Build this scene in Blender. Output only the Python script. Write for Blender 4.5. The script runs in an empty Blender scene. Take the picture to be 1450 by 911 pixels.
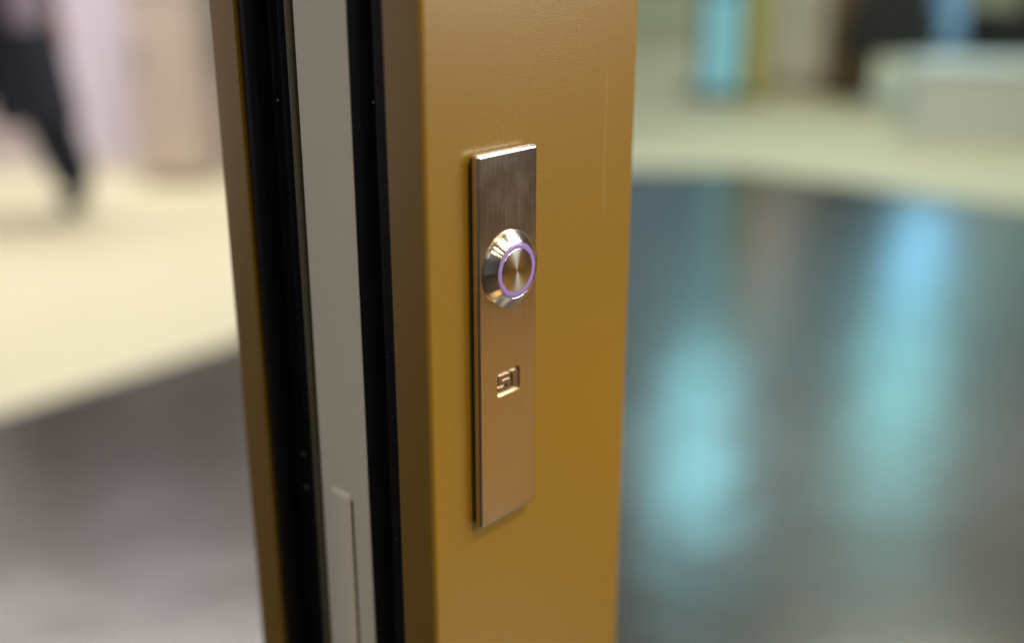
import bpy, bmesh, math, random
from mathutils import Vector, Matrix

random.seed(7)
R = math.radians
scene = bpy.context.scene
col = scene.collection

# ---------------------------------------------------------------- camera
cam_d = bpy.data.cameras.new('camera')
cam = bpy.data.objects.new('camera', cam_d)
col.objects.link(cam)
CAM_Z = 1.15
cam.location = (0, 0, CAM_Z)
cam.rotation_euler = (R(90 - 19.02), 0, 0)
cam_d.sensor_width = 36
cam_d.lens = 1581 / 1450 * 36
cam_d.clip_start = 0.01
cam_d.clip_end = 100
cam_d.dof.use_dof = True
cam_d.dof.focus_distance = 0.289
cam_d.dof.aperture_fstop = 3.5
cam_d.dof.aperture_blades = 0
scene.camera = cam

# ---------------------------------------------------------------- world and light
world = bpy.data.worlds.new('World')
scene.world = world
world.use_nodes = True
bg = world.node_tree.nodes['Background']
bg.inputs['Color'].default_value = (0.97, 0.96, 1.0, 1)
bg.inputs['Strength'].default_value = 0.10
vs = scene.view_settings
vs.view_transform = 'Standard'
vs.look = 'None'
vs.exposure = 0
vs.gamma = 1
vs.use_curve_mapping = False
scene.cycles.use_denoising = True
scene.cycles.max_bounces = 8


def area(name, loc, target, sx, sy, power, color):
    d = bpy.data.lights.new(name, 'AREA')
    d.shape = 'RECTANGLE'
    d.size, d.size_y = sx, sy
    d.energy = power
    d.color = color
    o = bpy.data.objects.new(name, d)
    col.objects.link(o)
    o.location = loc
    o.rotation_euler = (Vector(target) - Vector(loc)).to_track_quat('-Z', 'Y').to_euler()
    return o


# lamps above the pale floor, left and right
area('ceiling_lamp_floor_left', (-2.2, 4.7, 2.85), (-2.2, 4.4, 0), 2.6, 1.6, 114, (1.0, 0.95, 0.92))
area('ceiling_lamp_floor_right', (2.2, 5.9, 4.3), (2.0, 6.1, 0), 3.0, 1.4, 102, (0.95, 1.0, 0.82))
area('added_lamp_back', (4.0, 10.6, 4.2), (4.0, 11.6, 0), 6.0, 1.2, 95, (0.95, 1.0, 0.86))  # added to brighten the back wall and far floor
# added cool light, unseen, right of the door, above eye level
area('added_cool_light', (3.0, 0.5, 1.98), (0, 0.3, 1.1), 1.4, 1.0, 60, (0.88, 0.95, 1.0))
# added amber light low on the right, out of view, for reflections
area('amber_light_right', (1.6, 0.3, 0.27), (0.0, 0.3, 0.95), 2.6, 0.55, 1.7, (1.0, 0.49, 0.04))
area('added_uplight', (0.62, -0.30, 0.02), (0.62, -0.30, 3), 0.35, 0.35, 0.9, (1.0, 0.55, 0.16))  # added amber uplight for the bezel's lower-left reflection
# ceiling lamp ahead of the door, then an added fill for the grey strip
area('ceiling_lamp_front', (2.1, 1.1, 3.0), (0, 0.28, 1.05), 0.9, 0.6, 36, (1.0, 0.97, 0.92))
area('added_fill_left', (-1.4, -1.5, 3.0), (0, 0.28, 1.05), 1.0, 0.8, 21, (1.0, 0.96, 0.92))
# a row of warm downlights in front of the gold face
for k, (x, y, z, p) in enumerate(((2.6, 0.2, 2.8, 8), (2.5, -0.45, 2.8, 8), (1.05, -0.42, 3.2, 52), (2.25, -1.05, 2.8, 10), (1.85, -1.55, 2.7, 8), (1.4, -1.95, 2.6, 8))):
    d = area('downlight', (x, y, z), (0, 0.28, 1.05), 0.22, 0.22, p, (1.0, 0.82, 0.56))
    d.data.shape = 'DISK'


# ---------------------------------------------------------------- materials
def mat(name, color, rough=0.5, metal=0.0, ior=1.5, emit=None, emit_s=0.0, noise=None, bump=None,
        scale=(1, 1, 1), coat=0.0, rough_var=0.0):
    """noise = (scale, amount): colour wear; bump = (scale, distance)."""
    m = bpy.data.materials.new(name)
    m.use_nodes = True
    nt = m.node_tree
    b = nt.nodes['Principled BSDF']
    b.inputs['Base Color'].default_value = (*color, 1)
    b.inputs['Roughness'].default_value = rough
    b.inputs['Metallic'].default_value = metal
    b.inputs['IOR'].default_value = ior
    b.inputs['Coat Weight'].default_value = coat
    b.inputs['Coat Roughness'].default_value = 0.35
    if emit:
        b.inputs['Emission Color'].default_value = (*emit, 1)
        b.inputs['Emission Strength'].default_value = emit_s
    if noise or bump:
        tc = nt.nodes.new('ShaderNodeTexCoord')
        mp = nt.nodes.new('ShaderNodeMapping')
        mp.inputs['Scale'].default_value = scale
        nt.links.new(tc.outputs['Object'], mp.inputs['Vector'])
    if noise:
        n = nt.nodes.new('ShaderNodeTexNoise')
        n.inputs['Scale'].default_value = noise[0]
        n.inputs['Detail'].default_value = 4
        nt.links.new(mp.outputs['Vector'], n.inputs['Vector'])
        mx = nt.nodes.new('ShaderNodeMix')
        mx.data_type = 'RGBA'
        mx.inputs['A'].default_value = (*[c * (1 - noise[1]) for c in color], 1)
        mx.inputs['B'].default_value = (*[min(1, c * (1 + noise[1])) for c in color], 1)
        nt.links.new(n.outputs['Fac'], mx.inputs['Factor'])
        nt.links.new(mx.outputs['Result'], b.inputs['Base Color'])
        if rough_var:
            mr = nt.nodes.new('ShaderNodeMapRange')
            mr.inputs['To Min'].default_value = rough - rough_var
            mr.inputs['To Max'].default_value = rough + rough_var
            nt.links.new(n.outputs['Fac'], mr.inputs['Value'])
            nt.links.new(mr.outputs['Result'], b.inputs['Roughness'])
    if bump:
        n2 = nt.nodes.new('ShaderNodeTexNoise')
        n2.inputs['Scale'].default_value = bump[0]
        n2.inputs['Detail'].default_value = 2
        nt.links.new(mp.outputs['Vector'], n2.inputs['Vector'])
        bp = nt.nodes.new('ShaderNodeBump')
        bp.inputs['Distance'].default_value = bump[1]
        bp.inputs['Strength'].default_value = 1.0
        nt.links.new(n2.outputs['Fac'], bp.inputs['Height'])
        nt.links.new(bp.outputs['Normal'], b.inputs['Normal'])
    return m


M = {}
M['gold'] = mat('gold_anodised_aluminium', (0.215, 0.120, 0.005), 0.33, 0.12, ior=2.0, noise=(1100, 0.10), bump=(2000, 0.000045), rough_var=0.05)
M['rubber'] = mat('black_rubber', (0.003, 0.003, 0.003), 0.36, 0.0, ior=1.33, noise=(60, 0.3), bump=(900, 0.00004))
M['grey'] = mat('grey_plastic', (0.60, 0.57, 0.465), 0.55, 0.0, noise=(25, 0.04), bump=(700, 0.00003))
M['grey2'] = mat('grey_clip_plastic', (0.63, 0.595, 0.49), 0.45, 0.0, noise=(40, 0.03))
M['olive'] = mat('dark_bronze_rim', (0.075, 0.066, 0.038), 0.5, 0.0, noise=(30, 0.1))
M['steel'] = mat('brushed_steel', (0.62, 0.545, 0.46), 0.225, 1.0, noise=(1.0, 0.07), bump=(1.0, 0.000012),
                 scale=(2600, 45, 45), rough_var=0.05)
nt = M['steel'].node_tree
b_ = nt.nodes['Principled BSDF']
old = b_.inputs['Roughness'].links[0].from_socket
tc_ = nt.nodes.new('ShaderNodeTexCoord')
n_ = nt.nodes.new('ShaderNodeTexNoise')
n_.inputs['Scale'].default_value = 130
n_.inputs['Detail'].default_value = 5
n_.inputs['Distortion'].default_value = 0.6
nt.links.new(tc_.outputs['Object'], n_.inputs['Vector'])
mr_ = nt.nodes.new('ShaderNodeMapRange')
mr_.inputs['From Min'].default_value = 0.42
mr_.inputs['From Max'].default_value = 0.62
mr_.inputs['To Min'].default_value = 0.0
mr_.inputs['To Max'].default_value = 0.035
nt.links.new(n_.outputs['Fac'], mr_.inputs['Value'])
ad_ = nt.nodes.new('ShaderNodeMath')
ad_.operation = 'ADD'
nt.links.new(old, ad_.inputs[0])
nt.links.new(mr_.outputs['Result'], ad_.inputs[1])
nt.links.new(ad_.outputs['Value'], b_.inputs['Roughness'])
M['recess'] = mat('etched_steel', (0.60, 0.48, 0.34), 0.42, 1.0, noise=(2500, 0.08), bump=(2500, 0.00003))
M['letter_steel'] = mat('darkened_steel', (0.40, 0.33, 0.26), 0.32, 1.0, noise=(1500, 0.2), bump=(1800, 0.00003))
M['foam'] = mat('dark_foam', (0.03, 0.027, 0.02), 0.8, noise=(800, 0.2))
M['ring'] = mat('purple_light_ring', (0.20, 0.14, 0.33), 0.2, emit=(0.42, 0.25, 0.80), emit_s=0.14, noise=(300, 0.06))
M['clip_shade'] = mat('painted_shade_line', (0.035, 0.026, 0.018), 0.8, noise=(200, 0.2))
M['scratch'] = mat('worn_gold', (0.27, 0.165, 0.03), 0.4, ior=2.0, noise=(120, 0.25))
M['dust'] = mat('pale_dust', (0.42, 0.40, 0.38), 0.9, noise=(900, 0.1))


def turned(name, color, rough, aniso, amount):
    """lathe-turned steel: fine concentric grooves, so highlights run along the radius."""
    m = mat(name, color, rough, 1.0)
    nt = m.node_tree
    b = nt.nodes['Principled BSDF']
    b.inputs['Anisotropic'].default_value = aniso
    b.inputs['Anisotropic Rotation'].default_value = 0.25
    tg = nt.nodes.new('ShaderNodeTangent')
    tg.direction_type = 'RADIAL'
    tg.axis = 'Z'
    nt.links.new(tg.outputs['Tangent'], b.inputs['Tangent'])
    tc = nt.nodes.new('ShaderNodeTexCoord')
    ln = nt.nodes.new('ShaderNodeVectorMath')
    ln.operation = 'LENGTH'
    nt.links.new(tc.outputs['Object'], ln.inputs[0])
    wv = nt.nodes.new('ShaderNodeTexNoise')
    wv.noise_dimensions = '1D'
    wv.inputs['Scale'].default_value = 7000
    nt.links.new(ln.outputs['Value'], wv.inputs['W'])
    mx = nt.nodes.new('ShaderNodeMix')
    mx.data_type = 'RGBA'
    mx.inputs['A'].default_value = (*[c * (1 - amount) for c in color], 1)
    mx.inputs['B'].default_value = (*[min(1, c * (1 + amount)) for c in color], 1)
    nt.links.new(wv.outputs['Fac'], mx.inputs['Factor'])
    nt.links.new(mx.outputs['Result'], b.inputs['Base Color'])
    return m


M['bezel'] = turned('turned_steel_bezel', (0.74, 0.68, 0.60), 0.20, 1.0, 0.08)
M['cap'] = turned('turned_steel_cap', (0.62, 0.57, 0.48), 0.26, 0.9, 0.10)

M['pale_floor'] = mat('pale_floor', (0.66, 0.61, 0.425), 0.55, noise=(1.3, 0.06), bump=(300, 0.0004))
M['dark_floor'] = mat('polished_dark_floor', (0.042, 0.036, 0.029), 0.24, ior=1.65, bump=(4.5, 0.0042), noise=(2.2, 0.25), rough_var=0.05)
M['pink_wall'] = mat('pale_pink_wall', (0.50, 0.42, 0.43), 0.7, noise=(2.0, 0.06))
M['tan'] = mat('tan_panel', (0.53, 0.44, 0.39), 0.6, noise=(3.0, 0.1))
M['greygreen'] = mat('grey_green_board', (0.22, 0.24, 0.23), 0.6, noise=(4.0, 0.1))
M['pale_wall'] = mat('pale_lilac_wall', (0.63, 0.575, 0.70), 0.7, noise=(2.0, 0.05))
M['white'] = mat('white_laminate', (0.70, 0.68, 0.62), 0.5, noise=(4.0, 0.05))
M['pale_teal'] = mat('pale_teal_laminate', (0.70, 0.77, 0.75), 0.5, noise=(4.0, 0.05))
M['yellow'] = mat('yellow_laminate', (0.55, 0.50, 0.14), 0.5, noise=(4.0, 0.06))
M['brown'] = mat('brown_wood', (0.24, 0.15, 0.07), 0.5, noise=(6.0, 0.25), scale=(1, 1, 0.15))
M['dark_brown'] = mat('dark_brown_wood', (0.10, 0.055, 0.03), 0.5, noise=(6.0, 0.25), scale=(1, 1, 0.15))
M['dark'] = mat('dark_fabric', (0.025, 0.028, 0.03), 0.8, noise=(20, 0.2))
M['dark_metal'] = mat('dark_metal', (0.05, 0.055, 0.06), 0.4, 0.5, noise=(10, 0.1))
M['back_wall'] = mat('beige_back_wall', (0.60, 0.66, 0.51), 0.7, noise=(1.5, 0.08))
M['cyan_dim'] = mat('cyan_screen_dim', (0.05, 0.08, 0.08), 0.3, emit=(0.20, 0.50, 0.55), emit_s=0.85, noise=(3, 0.1))
M['cyan_bright'] = mat('cyan_screen_bright', (0.05, 0.08, 0.08), 0.3, emit=(0.26, 0.70, 0.80), emit_s=14, noise=(3, 0.1))
M['cyan_mid'] = mat('cyan_screen_mid', (0.05, 0.08, 0.08), 0.3, emit=(0.16, 0.46, 0.52), emit_s=1.3, noise=(3, 0.1))
M['glow_pale'] = mat('glow_wall_pale', (0.05, 0.07, 0.07), 0.3, emit=(0.40, 0.62, 0.56), emit_s=1.7, noise=(1, 0.1))
M['glow_pink'] = mat('glow_wall_pink', (0.07, 0.06, 0.05), 0.3, emit=(0.80, 0.56, 0.46), emit_s=1.5, noise=(1, 0.1))
M['added_glow_wall'] = mat('added_glow_wall', (0.05, 0.07, 0.07), 0.3, emit=(0.24, 0.52, 0.50), emit_s=0.85, noise=(1, 0.1))
M['blue_dim'] = mat('blue_screen_dim', (0.05, 0.07, 0.08), 0.3, emit=(0.10, 0.22, 0.32), emit_s=1.15, noise=(3, 0.1))
M['blue_bright'] = mat('blue_screen_bright', (0.05, 0.07, 0.08), 0.3, emit=(0.20, 0.55, 0.85), emit_s=6.5, noise=(3, 0.1))
M['teal_bright'] = mat('teal_screen_bright', (0.05, 0.08, 0.08), 0.3, emit=(0.22, 0.70, 0.72), emit_s=8, noise=(3, 0.1))
M['skin'] = mat('skin', (0.42, 0.22, 0.14), 0.5, noise=(30, 0.08))
M['navy'] = mat('navy_cloth', (0.007, 0.009, 0.022), 0.9, noise=(40, 0.25))
M['lavender'] = mat('lavender_cloth', (0.34, 0.28, 0.40), 0.85, noise=(30, 0.1))
M['charcoal'] = mat('charcoal_cloth', (0.035, 0.035, 0.033), 0.85, noise=(30, 0.2))
M['hair'] = mat('dark_hair', (0.02, 0.014, 0.01), 0.5, noise=(60, 0.3))


# ---------------------------------------------------------------- helpers
def link(name, bm, m, parent=None, smooth=False):
    me = bpy.data.meshes.new(name)
    bmesh.ops.recalc_face_normals(bm, faces=bm.faces[:])
    bm.to_mesh(me)
    bm.free()
    o = bpy.data.objects.new(name, me)
    col.objects.link(o)
    me.materials.append(m)
    for p in me.polygons:
        p.use_smooth = smooth
    if parent:
        o.parent = parent
    return o


def thing(name, label, cat, loc=(0, 0, 0), rot=None, group=None):
    o = bpy.data.objects.new(name, None)
    col.objects.link(o)
    o.empty_display_size = 0.05
    o.location = loc
    if rot is not None:
        o.rotation_euler = rot
    o['label'] = label
    o['category'] = cat
    if group:
        o['group'] = group
    return o


def tag(o, label, cat, group=None):
    o['label'] = label
    o['category'] = cat
    if group:
        o['group'] = group
    return o


def structure(o):
    o['kind'] = 'structure'
    return o


def box_bm(x0, x1, y0, y1, z0, z1, bevel=0.0, seg=2, bm=None):
    bm2 = bmesh.new()
    vs_ = [bm2.verts.new((x, y, z)) for x in (x0, x1) for y in (y0, y1) for z in (z0, z1)]
    for f in ((0, 1, 3, 2), (4, 6, 7, 5), (0, 4, 5, 1), (2, 3, 7, 6), (0, 2, 6, 4), (1, 5, 7, 3)):
        bm2.faces.new([vs_[i] for i in f])
    if bevel:
        bmesh.ops.bevel(bm2, geom=bm2.edges[:], offset=bevel, segments=seg, profile=0.5, affect='EDGES')
    if bm is None:
        return bm2
    me = bpy.data.meshes.new('tmp')
    bm2.to_mesh(me)
    bm2.free()
    bm.from_mesh(me)
    bpy.data.meshes.remove(me)
    return bm


def rounded(pts, radii, seg=6):
    """polygon corners rounded by radii (0 = sharp)."""
    out = []
    n = len(pts)
    for i, p in enumerate(pts):
        r = radii[i]
        if r <= 0:
            out.append(Vector(p))
            continue
        p = Vector(p)
        d1 = (Vector(pts[i - 1]) - p).normalized()
        d2 = (Vector(pts[(i + 1) % n]) - p).normalized()
        ang = d1.angle(d2)
        t = r / math.tan(ang / 2)
        c = p + (d1 + d2).normalized() * (r / math.sin(ang / 2))
        a = p + d1 * t - c
        b = p + d2 * t - c
        a0 = math.atan2(a.y, a.x)
        da = math.atan2(b.y, b.x) - a0
        while da > math.pi:
            da -= 2 * math.pi
        while da < -math.pi:
            da += 2 * math.pi
        for k in range(seg + 1):
            q = a0 + da * k / seg
            out.append(c + Vector((math.cos(q), math.sin(q))) * r)
    return out


def extrude(poly, z0, z1):
    bm = bmesh.new()
    lo = [bm.verts.new((p[0], p[1], z0)) for p in poly]
    hi = [bm.verts.new((p[0], p[1], z1)) for p in poly]
    n = len(poly)
    for i in range(n):
        bm.faces.new((lo[i], lo[(i + 1) % n], hi[(i + 1) % n], hi[i]))
    bm.faces.new(hi)
    bm.faces.new(lo[::-1])
    return bm


def smooth_by_angle(o, deg=35):
    me = o.data
    for p in me.polygons:
        p.use_smooth = True
    bm = bmesh.new()
    bm.from_mesh(me)
    for e in bm.edges:
        if len(e.link_faces) == 2 and e.calc_face_angle(0) > R(deg):
            e.smooth = False
    bm.to_mesh(me)
    bm.free()
    return o


def lathe(profile, seg=96, close=True):
    """profile: list of (r, z) around local Z."""
    bm = bmesh.new()
    rings = []
    for r, z in profile:
        if r == 0:
            rings.append([bm.verts.new((0, 0, z))])
        else:
            rings.append([bm.verts.new((r * math.cos(2 * math.pi * k / seg), r * math.sin(2 * math.pi * k / seg), z)) for k in range(seg)])
    for a, b in zip(rings, rings[1:]):
        for k in range(seg):
            k2 = (k + 1) % seg
            if len(a) == 1:
                bm.faces.new((a[0], b[k], b[k2]))
            elif len(b) == 1:
                bm.faces.new((a[k], a[k2], b[0]))
            else:
                bm.faces.new((a[k], a[k2], b[k2], b[k]))
    return bm


# ---------------------------------------------------------------- floors and walls (seen far out of focus)
FLOOR = structure(link('pale_floor', box_bm(-14, 14, -6, 30, -0.05, 0.0), M['pale_floor']))
edge = [(-8, 1.4), (-4, 1.7), (-2.2, 2.05), (-1.28, 2.55), (-0.82, 3.07), (-0.42, 3.75), (-0.10, 4.6), (0.20, 5.35), (0.60, 5.72),
        (1.18, 5.70), (1.63, 5.36), (2.26, 4.83), (3.1, 3.9), (4.2, 2.4), (5.5, 0.4), (6, -5), (-8, -5)]
structure(link('dark_floor', extrude(edge, 0.002, 0.008), M['dark_floor']))
def strip(pts, w, z0, z1):
    bm = bmesh.new()
    a, b = [], []
    for i, p in enumerate(pts):
        d = (Vector(pts[min(i + 1, len(pts) - 1)]) - Vector(pts[max(i - 1, 0)])).normalized()
        nrm = Vector((-d.y, d.x))
        a.append((Vector(p) + nrm * 0.002))
        b.append((Vector(p) + nrm * (0.002 + w)))
    poly = a + b[::-1]
    bm.free()
    return extrude(poly, z0, z1)


structure(link('floor_trim', strip(edge[1:-3], 0.035, 0.001, 0.010), M['dark_metal']))
structure(link('added_pale_wall', box_bm(-5.2, -5.0, -4.0, 5.7, 0, 3.3), M['pale_wall']))  # added wall, out of view, for a neutral reflection on the post edge
structure(link('added_dark_wall', box_bm(3.2, 3.35, -4.0, 3.4, 0, 3.3), M['dark_brown']))  # added wall, out of view, to darken what the plate reflects
structure(link('back_wall', box_bm(-1.0, 14, 13.5, 13.7, 0, 4.5), M['back_wall']))

wall = thing('pink_wall', 'pale pink partition wall behind the walking person', 'wall', (-3.5, 5.75, 0))
link('wall_panel', box_bm(-3.5, 1.15, 0, 0.12, 0, 3.0), M['pink_wall'], wall)
link('wall_panel', box_bm(1.16, 1.72, -0.01, 0.12, 0, 3.0), M['pale_wall'], wall)
link('wall_panel', box_bm(1.73, 3.2, 0, 0.12, 0, 3.0), M['pink_wall'], wall)
link('skirting', box_bm(-3.5, 3.2, -0.022, -0.012, 0, 0.07, 0.003), M['white'], wall)


# ---------------------------------------------------------------- door post
ANG = R(41.6)
F = Vector((math.sin(ANG), math.cos(ANG), 0))      # along the gold face, away from the near corner
E_ = Vector((-math.cos(ANG), math.sin(ANG), 0))    # along the grooved edge, away from the near corner
N = -E_                                            # outward normal of the gold face
CORNER = Vector((-0.0207, 0.2602, 0))
mm = 0.001
post = thing('door_post', 'gold brown metal door post with black seals in its edge', 'door post', CORNER)
post.matrix_world = Matrix(((F.x, E_.x, 0, CORNER.x), (F.y, E_.y, 0, CORNER.y), (0, 0, 1, 0), (0, 0, 0, 1)))
H0, H1 = 0.012, 2.35
P = lambda pts: [(a * mm, b * mm) for a, b in pts]


def prof(name, pts, radii, m, seg=6, z0=H0, z1=H1, parent=post):
    poly = rounded(P(pts), [r * mm for r in radii], seg)
    return smooth_by_angle(link(name, extrude(poly, z0, z1), m, parent), 30)


prof('front_profile', [(0, 0), (85, 0), (85, 12.9), (0, 12.9)], [1.6, 1.6, 0.4, 0.5], M['gold'], 8)
prof('back_profile', [(0, 71.4), (85, 71.4), (85, 83.5), (0, 83.5)], [0.25, 0.3, 1.6, 1.6], M['gold'], 8)
prof('core', [(12, 13.0), (84, 13.0), (84, 71.3), (12, 71.3)], [0, 0, 0, 0], M['dark_metal'])
prof('cover_strip', [(0.6, 26.5), (11.9, 26.5), (11.9, 48.6), (0.6, 48.6)], [0.3, 0, 0, 3.0], M['grey'])
prof('rim', [(0.7, 48.7), (11.9, 48.7), (11.9, 50.8), (0.7, 50.8)], [0.5, 0, 0, 0.5], M['olive'])


def gasket(pts, radii):
    return prof('gasket', pts, radii, M['rubber'], 5)


# wide seal: round bulb against the back profile, flat web, low lip beside the rim
gasket([(11.9, 51.2), (11.9, 71.3), (1.0, 71.3), (1.0, 66.8), (7.5, 65.6), (6.3, 60.5), (8.6, 58.5), (8.6, 51.2)],
       [0, 0, 1.2, 2.4, 1.0, 1.2, 0.8, 0])
# narrow seal: two soft ribs
gasket([(11.9, 13.0), (11.9, 26.4), (0.75, 26.4), (1.6, 23.4), (6.2, 21.6), (2.6, 19.6), (3.0, 16.2), (1.4, 13.0)],
       [0, 0, 0.3, 1.0, 0.8, 1.4, 1.0, 0.6])
# the slim cover clip that starts half way up the grey strip
bm = bmesh.new()
sec = [(0.59, H0), (-0.55, H0), (-0.55, 0.9990), (-0.25, 1.0000), (0.59, 1.0006)]
lo = [bm.verts.new((a * mm, 33.8 * mm, z)) for a, z in sec]
hi = [bm.verts.new((a * mm, 41.6 * mm, z)) for a, z in sec]
for k in range(5):
    bm.faces.new((lo[k], lo[(k + 1) % 5], hi[(k + 1) % 5], hi[k]))
bm.faces.new(lo)
bm.faces.new(hi[::-1])
bmesh.ops.bevel(bm, geom=[e for e in bm.edges], offset=0.00018, segments=2, profile=0.5, affect='EDGES')
clip = smooth_by_angle(link('cover_clip', bm, M['grey2'], post), 35)
link('clip_shade_strip', box_bm(0.35 * mm, 0.595 * mm, 33.15 * mm, 33.78 * mm, H0, 0.9985), M['clip_shade'], post)  # dark strip painted in as the clip's shadow line
# a faint upright scratch on the gold face
link('scratch', box_bm(70.4 * mm, 70.7 * mm, -0.00003, 0.0001, 1.0735, 1.1150), M['scratch'], post)
prof('floor_shoe', [(-1, -1), (86, -1), (86, 84.5), (-1, 84.5)], [1, 1, 1, 1], M['dark_metal'], 3, 0.0085, 0.0119)

# pale dust on the black seals: (edge coordinate b, depth a, height, size), mm
bm = bmesh.new()
spots = [(63.0, 6.6, 1108, .9), (62.5, 6.7, 1090, .35), (62, 6.4, 1076, .3), (61.8, 6.4, 1071, .35), (61.6, 6.4, 1066, .3), (61.4, 6.4, 1061, .3),
         (62.2, 6.5, 1056, .3), (61.0, 6.5, 1050, .25), (60, 8.2, 1010, 1.5), (62.2, 6.6, 1002, 1.0), (61.5, 6.5, 991, 1.3), (63, 6.9, 985, .4),
         (19, 2.2, 1112, .6), (17.5, 2.4, 1046, .35), (16.8, 2.5, 1029, .4), (17, 2.5, 992, .35), (18.2, 2.3, 966, .45), (18.1, 2.3, 962, .4)]
for b, a, z, s in spots:
    c = Vector((a * mm - 0.0004, b * mm, z * mm))
    vv = []
    k = random.randint(4, 6)
    for i in range(k):
        q = 2 * math.pi * i / k
        rr = s * mm * 0.33 * random.uniform(0.6, 1.1)
        vv.append(bm.verts.new(c + Vector((random.uniform(-.0001, .0001), rr * math.cos(q), rr * math.sin(q) * 1.5))))
    tip = bm.verts.new(c + Vector((-0.0002, 0, 0)))
    for i in range(k):
        bm.faces.new((vv[i], vv[(i + 1) % k], tip))
du = link('dust', bm, M['dust'], post)
du['kind'] = 'stuff'

# ---------------------------------------------------------------- steel button plate on the gold face
PL_A, PL_Z = 26.3 * mm, 1.04828
PW, PH = 22.7 * mm, 102.8 * mm
origin = CORNER + F * PL_A + Vector((0, 0, PL_Z)) + N * 0.00003
plate = thing('button_plate', 'brushed steel plate with round push button on the gold post', 'button plate')
plate.matrix_world = Matrix(((F.x, 0, N.x, origin.x), (F.y, 0, N.y, origin.y), (0, 1, 0, origin.z), (0, 0, 0, 1)))


def rrect(w, h, r, seg=4):
    return rounded([(-w / 2, -h / 2), (w / 2, -h / 2), (w / 2, h / 2), (-w / 2, h / 2)], [r] * 4, seg)


b0 = rrect(PW - 1.6 * mm, PH - 1.6 * mm, 0.5 * mm)
link('backing', extrude(b0, 0, 0.00115), M['foam'], plate)

LX0, LX1, LY0, LY1 = -4.6 * mm, 4.4 * mm, -14.5 * mm, -7.4 * mm
BTN = (0.35 * mm, 20.4 * mm)
TOP = 3.2 * mm
REC = 0.8 * mm
bm = bmesh.new()
rings = []
for inset, z in ((0.15, 1.17), (0.0, 1.3), (0.0, 2.45), (0.10, 2.74), (0.28, 2.98), (0.54, 3.14), (0.85, 3.2)):
    pl = rrect(PW - 2 * inset * mm, PH - 2 * inset * mm, 0.85 * mm - inset * mm * 0.8, 4)
    rings.append([bm.verts.new((p.x, p.y, z * mm)) for p in pl])
for A_, B_ in zip(rings, rings[1:]):
    n = len(A_)
    for i in range(n):
        bm.faces.new((A_[i], A_[(i + 1) % n], B_[(i + 1) % n], B_[i]))
bm.faces.new(rings[0][::-1])
hole = rounded([(LX0, LY0), (LX1, LY0), (LX1, LY1), (LX0, LY1)], [0.9 * mm, 0.9 * mm, 0.9 * mm, 1.6 * mm], 5)
hv = [bm.verts.new((p.x, p.y, TOP)) for p in hole]
es = []
for ring in (rings[-1], hv):
    for i in range(len(ring)):
        v1, v2 = ring[i], ring[(i + 1) % len(ring)]
        e = bm.edges.get((v1, v2)) or bm.edges.new((v1, v2))
        es.append(e)
bmesh.ops.triangle_fill(bm, edges=es, use_beauty=True)
hb = [bm.verts.new((p.x * 0.985, (p.y + 11e-3) * 0.985 - 11e-3, TOP - REC)) for p in hole]
n = len(hv)
for i in range(n):
    bm.faces.new((hv[i], hv[(i + 1) % n], hb[(i + 1) % n], hb[i]))
fp = link('face_plate', bm, M['steel'], plate)
smooth_by_angle(fp, 40)
# recessed badge floor and raised letters
rb = [(p.x * 0.99, (p.y + 11e-3) * 0.99 - 11e-3) for p in hole]
badge = link('badge', extrude(rb, TOP - REC - 0.00025, TOP - REC + 0.00001), M['recess'], fp)


def letter(poly, r):
    pts = rounded([(x * mm, y * mm) for x, y in poly], [r * mm] * len(poly), 3)
    bm = bmesh.new()
    h0, h1, h2 = TOP - REC + 0.00002, TOP - 0.00018, TOP - 0.00008
    cx = sum(p.x for p in pts) / len(pts)
    lo = [bm.verts.new((p.x, p.y, h0)) for p in pts]
    hi = [bm.verts.new((p.x, p.y, h1)) for p in pts]
    k = len(pts)
    for i in range(k):
        bm.faces.new((lo[i], lo[(i + 1) % k], hi[(i + 1) % k], hi[i]))
    f = bm.faces.new(hi)
    bmesh.ops.inset_region(bm, faces=[f], thickness=0.00010, depth=0.00006)
    return link('letter', bm, M['letter_steel'], fp)


letter([(-3.8, -13.1), (0.75, -13.1), (0.95, -12.9), (0.95, -10.4), (-2.55, -10.4), (-2.55, -9.75), (0.75, -9.75), (0.75, -8.7), (-3.6, -8.7), (-3.8, -8.9),
        (-3.8, -11.4), (-0.55, -11.4), (-0.55, -12.1), (-3.8, -12.1)], 0.14)
letter([(1.85, -13.1), (3.65, -13.1), (3.65, -8.6), (1.3, -8.6), (1.3, -9.5), (1.85, -9.5)], 0.12)

# push button: bevelled bezel > light ring, cap
btn = link('push_button', lathe([(r * mm, z * mm) for r, z in [(9.2, 0.02), (9.75, 0.02), (9.75, 0.65), (9.6, 0.88), (7.2, 2.42), (7.05, 2.49), (6.94, 2.44), (6.90, 1.2)]], 128),
           M['bezel'], plate)
btn.location = (BTN[0], BTN[1], TOP)
btn.scale = (1.05, 1.05, 1.05)
smooth_by_angle(btn, 25)
ring = link('light_ring', lathe([(r * mm, z * mm) for r, z in [(6.86, 1.2), (6.86, 2.30), (6.75, 2.42), (6.1, 2.52), (5.62, 2.46), (5.56, 2.36), (5.56, 1.2)]], 96), M['ring'], btn)
smooth_by_angle(ring, 50)
cap = link('cap', lathe([(r * mm, z * mm) for r, z in [(5.52, 1.2), (5.52, 2.38), (5.44, 2.47), (5.3, 2.5), (2.5, 2.47), (0, 2.455)]], 96), M['cap'], btn)
smooth_by_angle(cap, 40)

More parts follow.
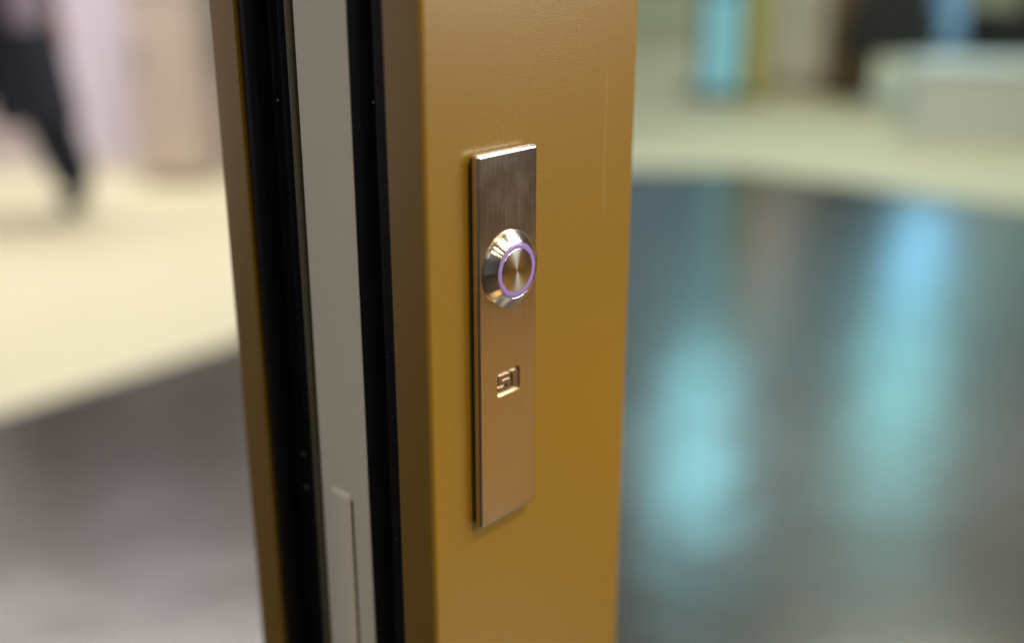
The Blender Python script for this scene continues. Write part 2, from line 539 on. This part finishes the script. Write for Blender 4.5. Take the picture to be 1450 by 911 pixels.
# ---------------------------------------------------------------- things far behind, out of focus
# left: board and low bench along the pink wall
t = thing('notice_board', 'grey green board hanging on the pale pink wall', 'board', (-1.62, 5.72, 0.62))
link('panel', box_bm(-0.17, 0.30, -0.02, 0.018, -0.05, 1.1, 0.004), M['greygreen'], t)
link('frame', box_bm(-0.19, 0.32, 0.0185, 0.027, -0.07, 1.12, 0.003), M['dark_metal'], t)
t = thing('added_dark_panel', 'added dark panel on the pink wall, out of view, darkening floor reflections', 'screen', (-2.1, 5.70, 1.15))  # added dark panel, out of view, to darken the floor's reflection
link('housing', box_bm(-0.75, 0.62, -0.03, 0.035, 0, 0.80, 0.006), M['dark_metal'], t)
link('panel', box_bm(-0.72, 0.59, -0.034, -0.0305, 0.03, 0.77), M['dark'], t)
t = thing('low_cabinet', 'narrow tan cabinet standing along the foot of the pink wall', 'cabinet', (-1.66, 5.55, 0))
link('body', box_bm(-0.155, 0.155, -0.14, 0.14, 0.04, 0.92, 0.004), M['tan'], t)
link('top', box_bm(-0.17, 0.17, -0.16, 0.15, 0.9205, 0.95, 0.004), M['tan'], t)
link('plinth', box_bm(-0.14, 0.14, -0.11, 0.12, 0.0, 0.039), M['brown'], t)
d = link('door', box_bm(-0.15, 0.15, -0.158, -0.141, 0.06, 0.90, 0.003), M['tan'], t)
link('handle', box_bm(-0.125, -0.11, -0.172, -0.1585, 0.56, 0.66, 0.002), M['dark_metal'], d)

# right: lit pylons
def pylon(name, label, x, y, w, depth, h, screens):
    t = thing(name, label, 'display column', (x, y, 0), None, 'lit display columns')
    link('body', box_bm(-w / 2 - 0.02, w / 2 + 0.02, 0.0, depth, 0.04, h, 0.01), M['dark_metal'], t)
    link('foot', box_bm(-w / 2 - 0.08, w / 2 + 0.08, -0.08, depth + 0.08, 0, 0.038, 0.006), M['dark_metal'], t)
    for z0, z1, m, sw in screens:
        if sw > w:
            link('head', box_bm(-sw / 2 - 0.02, sw / 2 + 0.02, 0.0, depth * 0.98, z0 - 0.02, z1 + 0.02, 0.01), M['dark_metal'], t)
        link('screen', box_bm(-sw / 2, sw / 2, -0.012, -0.001, z0, z1, 0.002), M[m], t)
    return t


def at(px, py, Y, z=None):
    f = 1581.0
    th = R(19.02)
    u = (px - 725) / f
    v = -(py - 455.5) / f
    r = Vector((u, math.cos(th) + v * math.sin(th), -math.sin(th) + v * math.cos(th)))
    k = Y / r.y
    return r.x * k, CAM_Z + r.z * k


pylon('display_column', 'cyan lit column beside the yellow upright, at far side of the hall', at(1022, 60, 8.5)[0], 8.5, 0.26, 0.2, 4.0,
      [(0.06, 0.78, 'cyan_dim', 0.26), (0.82, 2.35, 'cyan_mid', 0.26), (2.42, 3.8, 'cyan_bright', 0.50)])
pylon('display_column', 'blue lit column between the two dark chairs', at(1335, 40, 12.0)[0], 12.0, 0.42, 0.25, 5.8,
      [(0.06, 1.25, 'blue_dim', 0.42), (1.45, 2.85, 'blue_bright', 0.58), (3.3, 5.4, 'teal_bright', 0.85)])

# added glowing panel wall, out of view, to tint the dark floor's reflections
t = thing('added_glow_wall', 'added teal glowing panel wall, out of view, for floor reflections', 'added light', (3.9, 13.2, 0))
link('frame', box_bm(-3.6, 3.6, 0.0, 0.2, 1.0, 4.25, 0.01), M['dark_metal'], t)
rnd = random.Random(3)
for ix in range(7):
    for iz in range(3):
        k = rnd.choice((0, 0, 1, 2)) if ix > 1 or iz > 1 else 2
        m = M['added_glow_wall'] if k == 0 else (M['cyan_dim'] if k == 1 else M['blue_dim'])
        if (ix, iz) in ((3, 0), (4, 2), (5, 1), (2, 2)):
            m = M['glow_pale']
        if (ix, iz) == (2, 1):
            m = M['glow_pink']
        link('panel', box_bm(-3.55 + ix * 1.015, -3.55 + ix * 1.015 + 1.0, -0.03, -0.001, 1.06 + iz * 1.05, 1.06 + iz * 1.05 + 1.03, 0.004), m, t)

x = at(1074, 50, 8.3)[0]
t = thing('upright', 'yellow upright panel next to the cyan column', 'panel', (x, 8.3, 0))
link('panel', box_bm(-0.07, 0.07, 0, 0.25, 0.03, 1.9, 0.006), M['yellow'], t)
link('foot', box_bm(-0.09, 0.09, -0.03, 0.28, 0, 0.029, 0.004), M['dark_metal'], t)

x = at(1140, 50, 8.8)[0]
t = thing('white_cabinet', 'white cabinet right of the yellow upright', 'cabinet', (x, 8.8, 0))
link('body', box_bm(-0.24, 0.24, 0, 0.45, 0.10, 1.1, 0.006), M['white'], t)
link('plinth', box_bm(-0.22, 0.22, 0.03, 0.42, 0.0, 0.099), M['tan'], t)
for s in (-1, 1):
    d = link('door', box_bm(*(sorted((s * 0.004, s * 0.232))), -0.018, -0.001, 0.115, 1.08, 0.003), M['white'], t)
    link('handle', box_bm(*(sorted((s * 0.02, s * 0.032))), -0.036, -0.0185, 0.5, 0.68, 0.003), M['dark_metal'], d)

x = at(1212, 50, 8.6)[0]
t = thing('wooden_cabinet', 'brown wooden cabinet between the white cabinet and a dark chair', 'cabinet', (x, 8.6, 0))
link('body', box_bm(-0.17, 0.17, 0, 0.4, 0.06, 1.2, 0.006), M['brown'], t)
link('plinth', box_bm(-0.16, 0.16, 0.02, 0.38, 0.0, 0.059), M['dark_metal'], t)
link('door', box_bm(-0.16, 0.16, -0.018, -0.001, 0.08, 1.18, 0.003), M['brown'], t)


def chair(x, y, rz, label):
    t = thing('dark_chair', label, 'chair', (x, y, 0), (0, 0, rz), 'dark upholstered chairs')
    link('seat', box_bm(-0.27, 0.27, -0.27, 0.27, 0.34, 0.47, 0.03, 3), M['dark'], t)
    link('backrest', box_bm(-0.27, 0.27, 0.20, 0.28, 0.475, 0.92, 0.03, 3), M['dark'], t)
    for sx in (-1, 1):
        link('armrest', box_bm(*(sorted((sx * 0.275, sx * 0.33))), -0.22, 0.25, 0.30, 0.66, 0.02, 3), M['dark'], t)
        for sy in (-1, 1):
            link('leg', box_bm(sx * 0.23 - 0.018, sx * 0.23 + 0.018, sy * 0.22 - 0.018, sy * 0.22 + 0.018, 0, 0.345, 0.004), M['dark_metal'], t)
    return t


chair(at(1262, 60, 8.4)[0], 8.4, R(160), 'dark chair just right of the brown wooden cabinet')
chair(at(1440, 40, 8.6)[0], 8.6, R(-150), 'dark chair right of the blue lit column')

x = at(1385, 150, 6.6)[0]
t = thing('pale_counter', 'low pale counter at the edge of the bright floor', 'counter', (x, 6.6, 0), (0, 0, R(-8)))
link('body', box_bm(-0.34, 0.36, 0, 0.5, 0.0, 0.42, 0.006), M['pale_teal'], t)
link('top', box_bm(-0.36, 0.38, -0.02, 0.52, 0.4205, 0.45, 0.012), M['pale_teal'], t)


# ---------------------------------------------------------------- person walking, far left
def skin_mesh(name, chains, m, parent, sub=2, root=0):
    """chains: list of [(x, y, z, r), ...]; equal points are merged."""
    key, verts, edges, rad = {}, [], [], []
    for ch in chains:
        prev = None
        for x, y, z, r in ch:
            k = (round(x, 4), round(y, 4), round(z, 4))
            if k not in key:
                key[k] = len(verts)
                verts.append((x, y, z))
                rad.append(r)
            i = key[k]
            if prev is not None and prev != i:
                edges.append((prev, i))
            prev = i
    me = bpy.data.meshes.new(name)
    me.from_pydata(verts, edges, [])
    o = bpy.data.objects.new(name, me)
    col.objects.link(o)
    me.materials.append(m)
    sk = o.modifiers.new('skin', 'SKIN')
    sk.use_smooth_shade = True
    for i, r in enumerate(rad):
        rr = r if isinstance(r, tuple) else (r, r)
        me.skin_vertices[0].data[i].radius = rr
    me.skin_vertices[0].data[root].use_root = True
    ss = o.modifiers.new('subdivision', 'SUBSURF')
    ss.levels = ss.render_levels = sub
    dg = bpy.context.evaluated_depsgraph_get()
    ev = o.evaluated_get(dg)
    me2 = bpy.data.meshes.new_from_object(ev)
    o.modifiers.clear()
    o.data = me2
    if parent:
        o.parent = parent
    return o


# local frame: walks towards -X; Y is its left-right axis; feet on z = 0
person = thing('person', 'person in navy jacket and trousers walking across the pale floor', 'person', (-2.04, 4.66, 0))
pel = (0.0, 0.0, 0.93, 0.13)
hipL, hipR = (0.01, 0.09, 0.88, 0.085), (0.0, -0.09, 0.88, 0.085)
kneeT, ankT = (0.06, 0.09, 0.48, 0.06), (0.165, 0.09, 0.12, 0.038)       # trailing leg
kneeF, ankF = (-0.20, -0.09, 0.50, 0.055), (-0.36, -0.09, 0.10, 0.038)   # leading leg
toeT, toeF = (0.09, 0.09, 0.035, 0.03), (-0.52, -0.09, 0.045, 0.03)
chest, neck = (-0.03, 0, 1.28, 0.14), (-0.03, 0, 1.46, 0.052)
jaw, head, crown, crown2 = (-0.055, 0, 1.53, 0.062), (-0.05, 0, 1.60, 0.086), (-0.042, 0, 1.67, 0.078), (-0.04, 0, 1.705, 0.05)
shF, elF, wrF = (-0.03, -0.19, 1.38, 0.055), (0.02, -0.23, 1.08, 0.042), (-0.06, -0.23, 0.86, 0.028)
shB, elB, wrB = (-0.03, 0.19, 1.38, 0.055), (0.03, 0.23, 1.08, 0.042), (0.10, 0.23, 0.86, 0.028)


def hand(w, dx):
    x, y, z, _ = w
    palm = (x + dx, y, z - 0.07, 0.028)
    out = [[w, palm]]
    for k, L in enumerate((0.070, 0.080, 0.075, 0.060)):
        yy = y
        xx = palm[0] + (k - 1.5) * 0.020
        out.append([palm, (xx, yy, palm[2] - 0.035, 0.009), (xx - 0.005, yy + 0.01, palm[2] - 0.035 - L * 0.6, 0.008), (xx - 0.012, yy + 0.022, palm[2] - 0.035 - L, 0.007)])
    out.append([palm, (palm[0] - 0.035, y + 0.015, palm[2] - 0.01, 0.010), (palm[0] - 0.045, y + 0.02, palm[2] - 0.05, 0.008)])
    return out


skin_mesh('body', [[pel, chest, neck, jaw, head, crown, crown2], [pel, hipL, kneeT, ankT, toeT], [pel, hipR, kneeF, ankF, toeF],
                   [chest, shF, elF, wrF], [chest, shB, elB, wrB]] + hand(wrF, -0.03) + hand(wrB, 0.01) +
          [[head, (-0.135, 0, 1.60, 0.016), (-0.153, 0, 1.575, 0.013)], [head, (-0.035, 0.088, 1.59, 0.018)], [head, (-0.035, -0.088, 1.59, 0.018)]], M['skin'], person)
for sy in (-1, 1):
    e_ = skin_mesh('eye', [[(-0.127, sy * 0.032, 1.612, 0.011), (-0.131, sy * 0.032, 1.612, 0.010)]], M['white'], person)
skin_mesh('mouth', [[(-0.122, -0.022, 1.545, 0.006), (-0.128, 0, 1.545, 0.007), (-0.122, 0.022, 1.545, 0.006)]], M['tan'], person)


def grow(v, g):
    return (v[0], v[1], v[2], v[3] + g)


skin_mesh('trousers', [[(0, 0, 0.94, 0.10), grow(hipL, 0.035), grow(kneeT, 0.05), (ankT[0] + 0.01, ankT[1], ankT[2] - 0.03, 0.095)],
                       [(0, 0, 0.94, 0.10), grow(hipR, 0.03), grow(kneeF, 0.03), (ankF[0] + 0.01, ankF[1], ankF[2] - 0.01, 0.07)]], M['navy'], person)
# long coat: one lofted shell from collar to hem, with two sleeves
bm = bmesh.new()
rings_ = []
for cx_, rx, ry, z in ((0.075, 0.165, 0.20, 0.43), (0.07, 0.160, 0.20, 0.45), (0.055, 0.150, 0.195, 0.65), (0.03, 0.140, 0.19, 0.85), (0.0, 0.125, 0.175, 1.02),
                       (-0.02, 0.140, 0.195, 1.22), (-0.03, 0.135, 0.205, 1.36), (-0.03, 0.100, 0.150, 1.43), (-0.03, 0.070, 0.075, 1.47), (-0.03, 0.066, 0.070, 1.50)):
    rings_.append([bm.verts.new((cx_ + rx * (1 + 0.05 * math.sin(9 * q) * max(0, 1 - z)) * math.cos(q), ry * math.sin(q), z)) for q in [2 * math.pi * k / 40 for k in range(40)]])
for A_, B_ in zip(rings_, rings_[1:]):
    for k in range(40):
        bm.faces.new((A_[k], A_[(k + 1) % 40], B_[(k + 1) % 40], B_[k]))
bm.faces.new(rings_[0][::-1])
coat = link('coat', bm, M['navy'], person, True)
for sh_, el_, wr_ in ((shF, elF, wrF), (shB, elB, wrB)):
    skin_mesh('sleeve', [[(sh_[0], sh_[1] * 0.45, sh_[2] + 0.02, 0.07), (sh_[0], sh_[1] * 0.95, sh_[2] + 0.01, 0.08), grow(el_, 0.022), grow(wr_, 0.022)]], M['navy'], coat)
skin_mesh('hair', [[(0.015, 0, 1.545, 0.072), (0.0, 0, 1.62, 0.088), (-0.02, 0, 1.69, 0.084), (-0.065, 0, 1.715, 0.05)]], M['hair'], person)
for a_, t_ in ((ankT, toeT), (ankF, toeF)):
    skin_mesh('shoe', [[(a_[0] + 0.045, a_[1], 0.055 if t_ is toeF else 0.10, 0.046), (a_[0] - 0.02, a_[1], 0.055 if t_ is toeF else 0.075, 0.05), (t_[0] - 0.02, t_[1], 0.038, 0.036)]], M['charcoal'], person)
bagx, bagz = at(40, 12, 4.42)
t = thing('carrier_bag', 'lavender bag hanging at the side of the walking person', 'bag', (bagx, 4.40, bagz))
link('body', box_bm(-0.06, 0.06, -0.03, 0.03, -0.06, 0.18, 0.015, 3), M['lavender'], t)
link('strap', box_bm(-0.02, -0.008, -0.004, 0.004, 0.181, 0.62, 0.002), M['lavender'], t)
